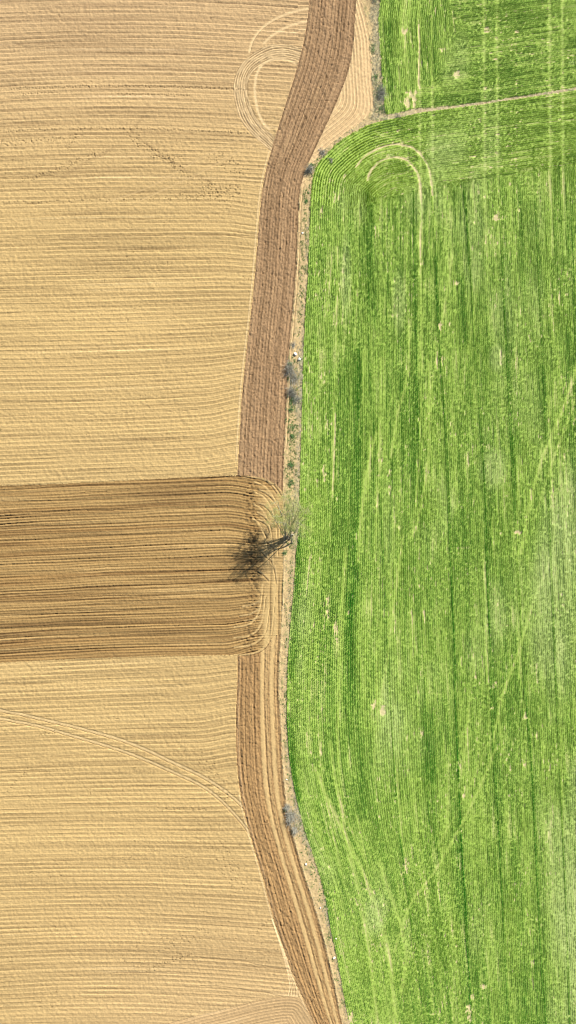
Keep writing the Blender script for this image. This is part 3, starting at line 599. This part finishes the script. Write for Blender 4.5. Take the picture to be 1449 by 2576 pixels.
# ------------------------------------------------------------------ plants
def tube_rings(P, Rr, sides):
    P = np.array(P, float); Vv = []; F = []
    for i, p in enumerate(P):
        d = P[min(i + 1, len(P) - 1)] - P[max(i - 1, 0)]; d = d / (np.linalg.norm(d) + 1e-9)
        a = np.cross(d, [0.31, .2, .93]); a /= np.linalg.norm(a) + 1e-9; b = np.cross(d, a)
        for s in range(sides):
            t = 2 * math.pi * s / sides; Vv.append(p + (a * math.cos(t) + b * math.sin(t)) * Rr[i])
    for i in range(len(P) - 1):
        for s in range(sides):
            s2 = (s + 1) % sides; F.append((i * sides + s, i * sides + s2, (i + 1) * sides + s2, (i + 1) * sides + s))
    return Vv, F
class MB:
    def __init__(s): s.v = []; s.f = []
    def tube(s, P, R_, sides=4):
        V_, F_ = tube_rings(P, R_, sides); o_ = len(s.v); s.v += [tuple(a) for a in V_]; s.f += [tuple(i + o_ for i in f) for f in F_]
    def leaf(s, p, d, n_, l, w_):
        o_ = len(s.v); sd_ = np.cross(d, n_); sd_ /= np.linalg.norm(sd_) + 1e-9
        s.v += [tuple(p), tuple(p + d * l * .5 + sd_ * w_ * .5), tuple(p + d * l), tuple(p + d * l * .5 - sd_ * w_ * .5)]; s.f.append((o_, o_ + 1, o_ + 2, o_ + 3))
    def build(s, name, mat, parent=None, smooth=False):
        me = bpy.data.meshes.new(name); me.from_pydata(s.v, [], s.f); me.materials.append(mat); me.update()
        if smooth: me.polygons.foreach_set('use_smooth', [True] * len(me.polygons))
        ob = bpy.data.objects.new(name, me); sc.collection.objects.link(ob); ob.parent = parent; return ob
def empty(name, loc, label, cat, group=None):
    e = bpy.data.objects.new(name, None); sc.collection.objects.link(e); e.location = loc; e['label'] = label; e['category'] = cat
    if group: e['group'] = group
    return e
def gz(x, y): return float(samp(h, np.array([x]), np.array([y]))[0])
def unit(v): return v / (np.linalg.norm(v) + 1e-9)

def make_tree(bx, by, stems, label, seed, crown):
    """several stems leaning towards their own crown points; stems: (target xyz, radius, spread)"""
    rr = np.random.default_rng(seed); root = empty('leaning_tree', (bx, by, gz(bx, by)), label, 'tree')
    T1, T2, LV = MB(), MB(), MB()
    def grow(p, d, ln, rad, depth, spread):
        n_ = 4; P = [p]; Rr = [rad]; dd = d.copy()
        for i in range(n_):
            dd = unit(dd + rr.normal(0, .14, 3) + np.array([0, 0, .03])); P.append(P[-1] + dd * ln / n_); Rr.append(rad * (1 - .45 * (i + 1) / n_))
        (T1 if rad > .05 else T2).tube(P, Rr, 7 if rad > .12 else (4 if rad > .03 else 3))
        if depth == 0:
            for i in range(crown['leaves'] if rr.random() < .8 else 1):
                q_ = P[rr.integers(1, 5)] + rr.normal(0, .17, 3); LV.leaf(q_, unit(rr.normal(0, 1, 3)), unit(rr.normal(0, 1, 3) + np.array([0, 0, .5])), rr.uniform(.07, .14), rr.uniform(.035, .06))
            return
        for i in range(crown['kids'] if depth > 1 else crown['kids'] + 2):
            k_ = rr.integers(1, 5) if i else 4; nd = unit(dd * .75 + rr.normal(0, spread, 3) + np.array([0, 0, .12])); grow(P[k_], nd, ln * rr.uniform(.58, .80), Rr[k_] * rr.uniform(.5, .7), depth - 1, spread)
    for (tx, ty, tz, rad, dep, sp2) in stems:
        tgt = np.array([tx - bx, ty - by, tz * 1.08]); p0 = np.array([rr.normal(0, .45), rr.normal(0, .35), -.2]); dist = np.linalg.norm(tgt)
        # curved stem
        P = []; Rr = []
        for t in np.linspace(0, 1, 8):
            P.append(p0 * (1 - t) + tgt * t + np.array([0, 0, 1]) * math.sin(t * math.pi) * dist * .05 + rr.normal(0, .05 * dist / 10, 3)); Rr.append(rad * (1 - .55 * t))
        T1.tube(P, Rr, 9)
        d = unit(P[-1] - P[-3])
        for i in range(crown['first']):
            k_ = rr.integers(4, 8); nd = unit(d * .10 + rr.normal(0, sp2 * 1.6, 3) + np.array([0, 0, .1])); grow(P[k_], nd, dist * rr.uniform(.10, .17), max(rad, .08) * .36, dep, sp2)
    T1.build('trunk', M_bark, root, True); c_ = LV.build('crown', M_bud, root); T2.build('twig', M_twig, c_)
    return root
tr_ = np.random.default_rng(5); stems_ = []
for k_, (ox, oy) in enumerate([(0, 0), (-.45, .1), (.45, -.05), (.1, .5), (-.1, -.5), (.55, .45), (-.55, .5), (.8, -.25), (-.75, -.3), (.25, .85), (-.3, .85), (.45, -.6), (-.5, -.65), (.0, .2), (.85, .15), (-.85, .15)]):
    stems_.append((WX(729 + 50 * ox + tr_.normal(0, 3)), WY(1287 - 46 * oy + tr_.normal(0, 3)), tr_.uniform(7.0, 10.2) - .9 * math.hypot(ox, oy), .13 if k_ < 5 else tr_.uniform(.05, .085), 2, .55))
make_tree(WX(723), WY(1356), stems_,
          'tall leaning tree with sparse yellow-green spring leaves, casting the long shadow', 3, dict(first=5, kids=3, leaves=26))

def shrub(x, y, rad, ht, label, mat, seed, name='dry_shrub', cat='shrub', n=260, leafy=0, sq=1.0, grp=None):
    rr = np.random.default_rng(seed); wx_, wy_ = WX(x), WY(y); root = empty(name, (wx_, wy_, gz(wx_, wy_)), label, cat, grp); B1 = MB(); B2 = MB(); lobes = rr.normal(0, rad * .45, (4, 3))
    for i in range(n):
        a = rr.uniform(0, 6.28); e = rr.uniform(.15, 1.5); l = rad * rr.uniform(.55, 1.15)
        d = np.array([math.cos(a) * math.cos(e), math.sin(a) * math.cos(e) * sq, math.sin(e) * ht / rad]); sp_ = .16 if name == 'dry_shrub' else .5; p0 = np.array([rr.normal(0, rad * sp_), rr.normal(0, rad * sp_) * sq, -.05]); l = l * (1 if name == 'dry_shrub' else .55)
        p0[:2] += lobes[i % 4][:2] * (.8 if i % 4 else 0)
        P = [p0, p0 + d * l * .5 + rr.normal(0, .05, 3), p0 + d * l + rr.normal(0, .09, 3)]
        if i % 14 == 0: B2.tube([np.array([0, 0, -.05]), P[1], P[2]], [.035, .025, .012], 4)
        B1.tube(P, [.014, .012, .006], 3)
        for k_ in range(2 + leafy):
            q_ = P[1] + (P[2] - P[1]) * rr.random() + rr.normal(0, .08, 3); B1.leaf(q_, unit(rr.normal(0, 1, 3)), unit(rr.normal(0, 1, 3)), rr.uniform(.08, .16) * (1 + .4 * (leafy > 2)), rr.uniform(.02, .04) * (1 + 1.2 * (leafy > 0)))
    B2.build('stem', M_bark, root); B1.build('foliage', mat, root)
SH = [
    (731, 931, 1.5, 1.5, 'largest grey leafless shrub beside the dark strip, below the pair of pale stones', M_dry, 360, 0, 1.35),
    (741, 950, 1.1, .8, 'low pale grey shrub against the wheat edge, under the largest shrub', M_dry, 220, 0, 1.5),
    (736, 985, 1.25, 1.3, 'dark-based grey shrub at the strip edge, second down from the pale stones', M_dry, 300, 0, 1.2),
    (747, 1003, .9, .6, 'small pale dry shrub between the dark-based shrub and the green weeds', M_dry, 160, 0, 1.3),
    (733, 2052, 1.5, 1.4, 'grey bare shrub on the bend of the verge in the lower fields', M_dry, 360, 0, 1.5),
    (722, 2030, .8, .9, 'small dark green-grey shrub just above the bare shrub on the lower bend', M_dry, 160, 1, 1.1),
    (741, 2085, .95, .9, 'small grey shrub just below the bare shrub on the lower bend', M_dry, 180, 0, 1.5),
    (965, 232, 1.1, .8, 'pale grey rounded shrub beside the green bush at the upper wheat corner', M_dry, 300, 1, 1.7),
    (776, 426, .95, 1.0, 'small blue-grey shrub at the right edge of the dark strip where the verge begins', M_dry, 260, 1, 1.0),
    (816, 381, .9, .5, 'thin grey-green shrub on the outer bend of the wheat headland', M_dry, 130, 1, 1.0),
    (833, 404, .6, .3, 'tiny grey dead shrub inside the curved wheat rows', M_dry, 90, 0, .8),
    (1002, 293, .7, .35, 'small grey dry clump at the sandy corner above the lower wheat', M_dry, 90, 0, .8),
    (738, 868, .8, .4, 'thin grey dry clump above the pale stones', M_dry, 90, 0, 1.2),
    (955, -22, 1.9, 2.6, 'bare grey shrub just past the top end of the verge', M_dry, 160, 0, 1.0)]
for i, (x, y, rd, ht, lb, mt, n, lf, sq) in enumerate(SH): shrub(x, y, rd, ht, lb, mt, 40 + i, n=n, leafy=lf, sq=sq)
BU = [
    (955, 224, .95, .8, 'dark green leafy bush left of the pale grey rounded shrub', 1.7), (957, 276, .95, .5, 'low spreading green bush at the sandy corner below the grey shrub', 1.2), (947, 192, .45, .4, 'small green bush on the sand above the upper corner bushes', 1.6),
    (938, 120, .5, .3, 'green bush highest on the verge beside the pale furrows', 2.0), (728, 915, .35, .3, 'small bright green weed between the pale stones and the largest shrub', 1.0), (737, 1008, .6, .5, 'green weed clump just below the dark-based grey shrub', 1.5),
    (732, 1030, .55, .5, 'dark green weed clump, second below the dark-based grey shrub', 1.3), (733, 1075, .45, .4, 'green weed clump on the left verge edge, third below the grey shrubs', 1.3), (736, 1096, .4, .3, 'lone round green weed midway between the grey shrubs and the tree', 1.0),
    (733, 1172, .6, .5, 'wide green weed clump on the strip side above the tree', 1.2), (731, 1215, .55, .5, 'bright green weed clump right above the tree crown', 1.5), (783, 415, .4, .3, 'green weed touching the small blue-grey shrub', 1.0),
    (771, 506, .35, .3, 'small green weed high on the narrow verge beside the lower wheat', 1.4), (716, 1392, .35, .3, 'small green weed on the verge below the tree base', 1.3), (718, 2126 - 90, .3, .3, 'tiny dark green weed beside the dark furrow of the lower bend', 1.2)]
for i, (x, y, rd, ht, lb, sq) in enumerate(BU): shrub(x, y, rd, ht, lb, M_weed, 80 + i, 'green_bush', 'bush', int(40 + 55 * rd), 4, sq)

def stone(x, y, sx, sy, sz, rot, label, seed):
    rr = np.random.default_rng(seed); import bmesh
    bm = bmesh.new(); bmesh.ops.create_icosphere(bm, subdivisions=3, radius=1)
    pl = [unit(rr.normal(0, 1, 3)) for _ in range(13)]
    for v in bm.verts:
        p = np.array(v.co)
        for n_ in pl:
            dd = p @ n_; 
            if dd > .74: p = p - n_ * (dd - .74)
        p = p * (1 + .03 * rr.normal()); v.co = (p[0] * sx, p[1] * sy, p[2] * sz)
    me = bpy.data.meshes.new('stone'); bm.to_mesh(me); bm.free(); me.materials.append(M_stone)
    ob = bpy.data.objects.new('stone', me); sc.collection.objects.link(ob); ob.location = (WX(x), WY(y), gz(WX(x), WY(y)) + sz * .45); ob.rotation_euler = (0, .1, rot); ob['label'] = label; ob['category'] = 'stone'; ob['group'] = 'pale stones on the verge'
stone(743, 890.5, .46, .34, .26, -.4, 'larger angular white stone above the grey shrubs, upper left of the pair', 1)
stone(753, 903.5, .33, .31, .24, .7, 'rounded white stone, lower right of the pair above the grey shrubs', 2)
stone(761, 586, .25, .22, .18, .2, 'lone white stone on the narrow upper verge near the wheat edge', 3)
stone(770, 2173, .24, .22, .16, .9, 'small white stone on the verge below the bare shrub of the lower bend', 4)
stone(840, 2409, .34, .24, .2, .8, 'bright white stone lowest on the verge, against the wheat', 5)
stone(845, 2361, .16, .14, .12, .3, 'tiny white stone at the wheat edge above the lowest stone', 6)
stone(806, 2283, .2, .15, .12, 1.3, 'small pale stone halfway down the lower diagonal verge', 7)
stone(721, 1960, .2, .13, .12, .1, 'small pale stone on the verge above the lower bend', 8)
stone(736, 1345, .2, .16, .14, .1, 'small white stone under the crown of the tree', 9)
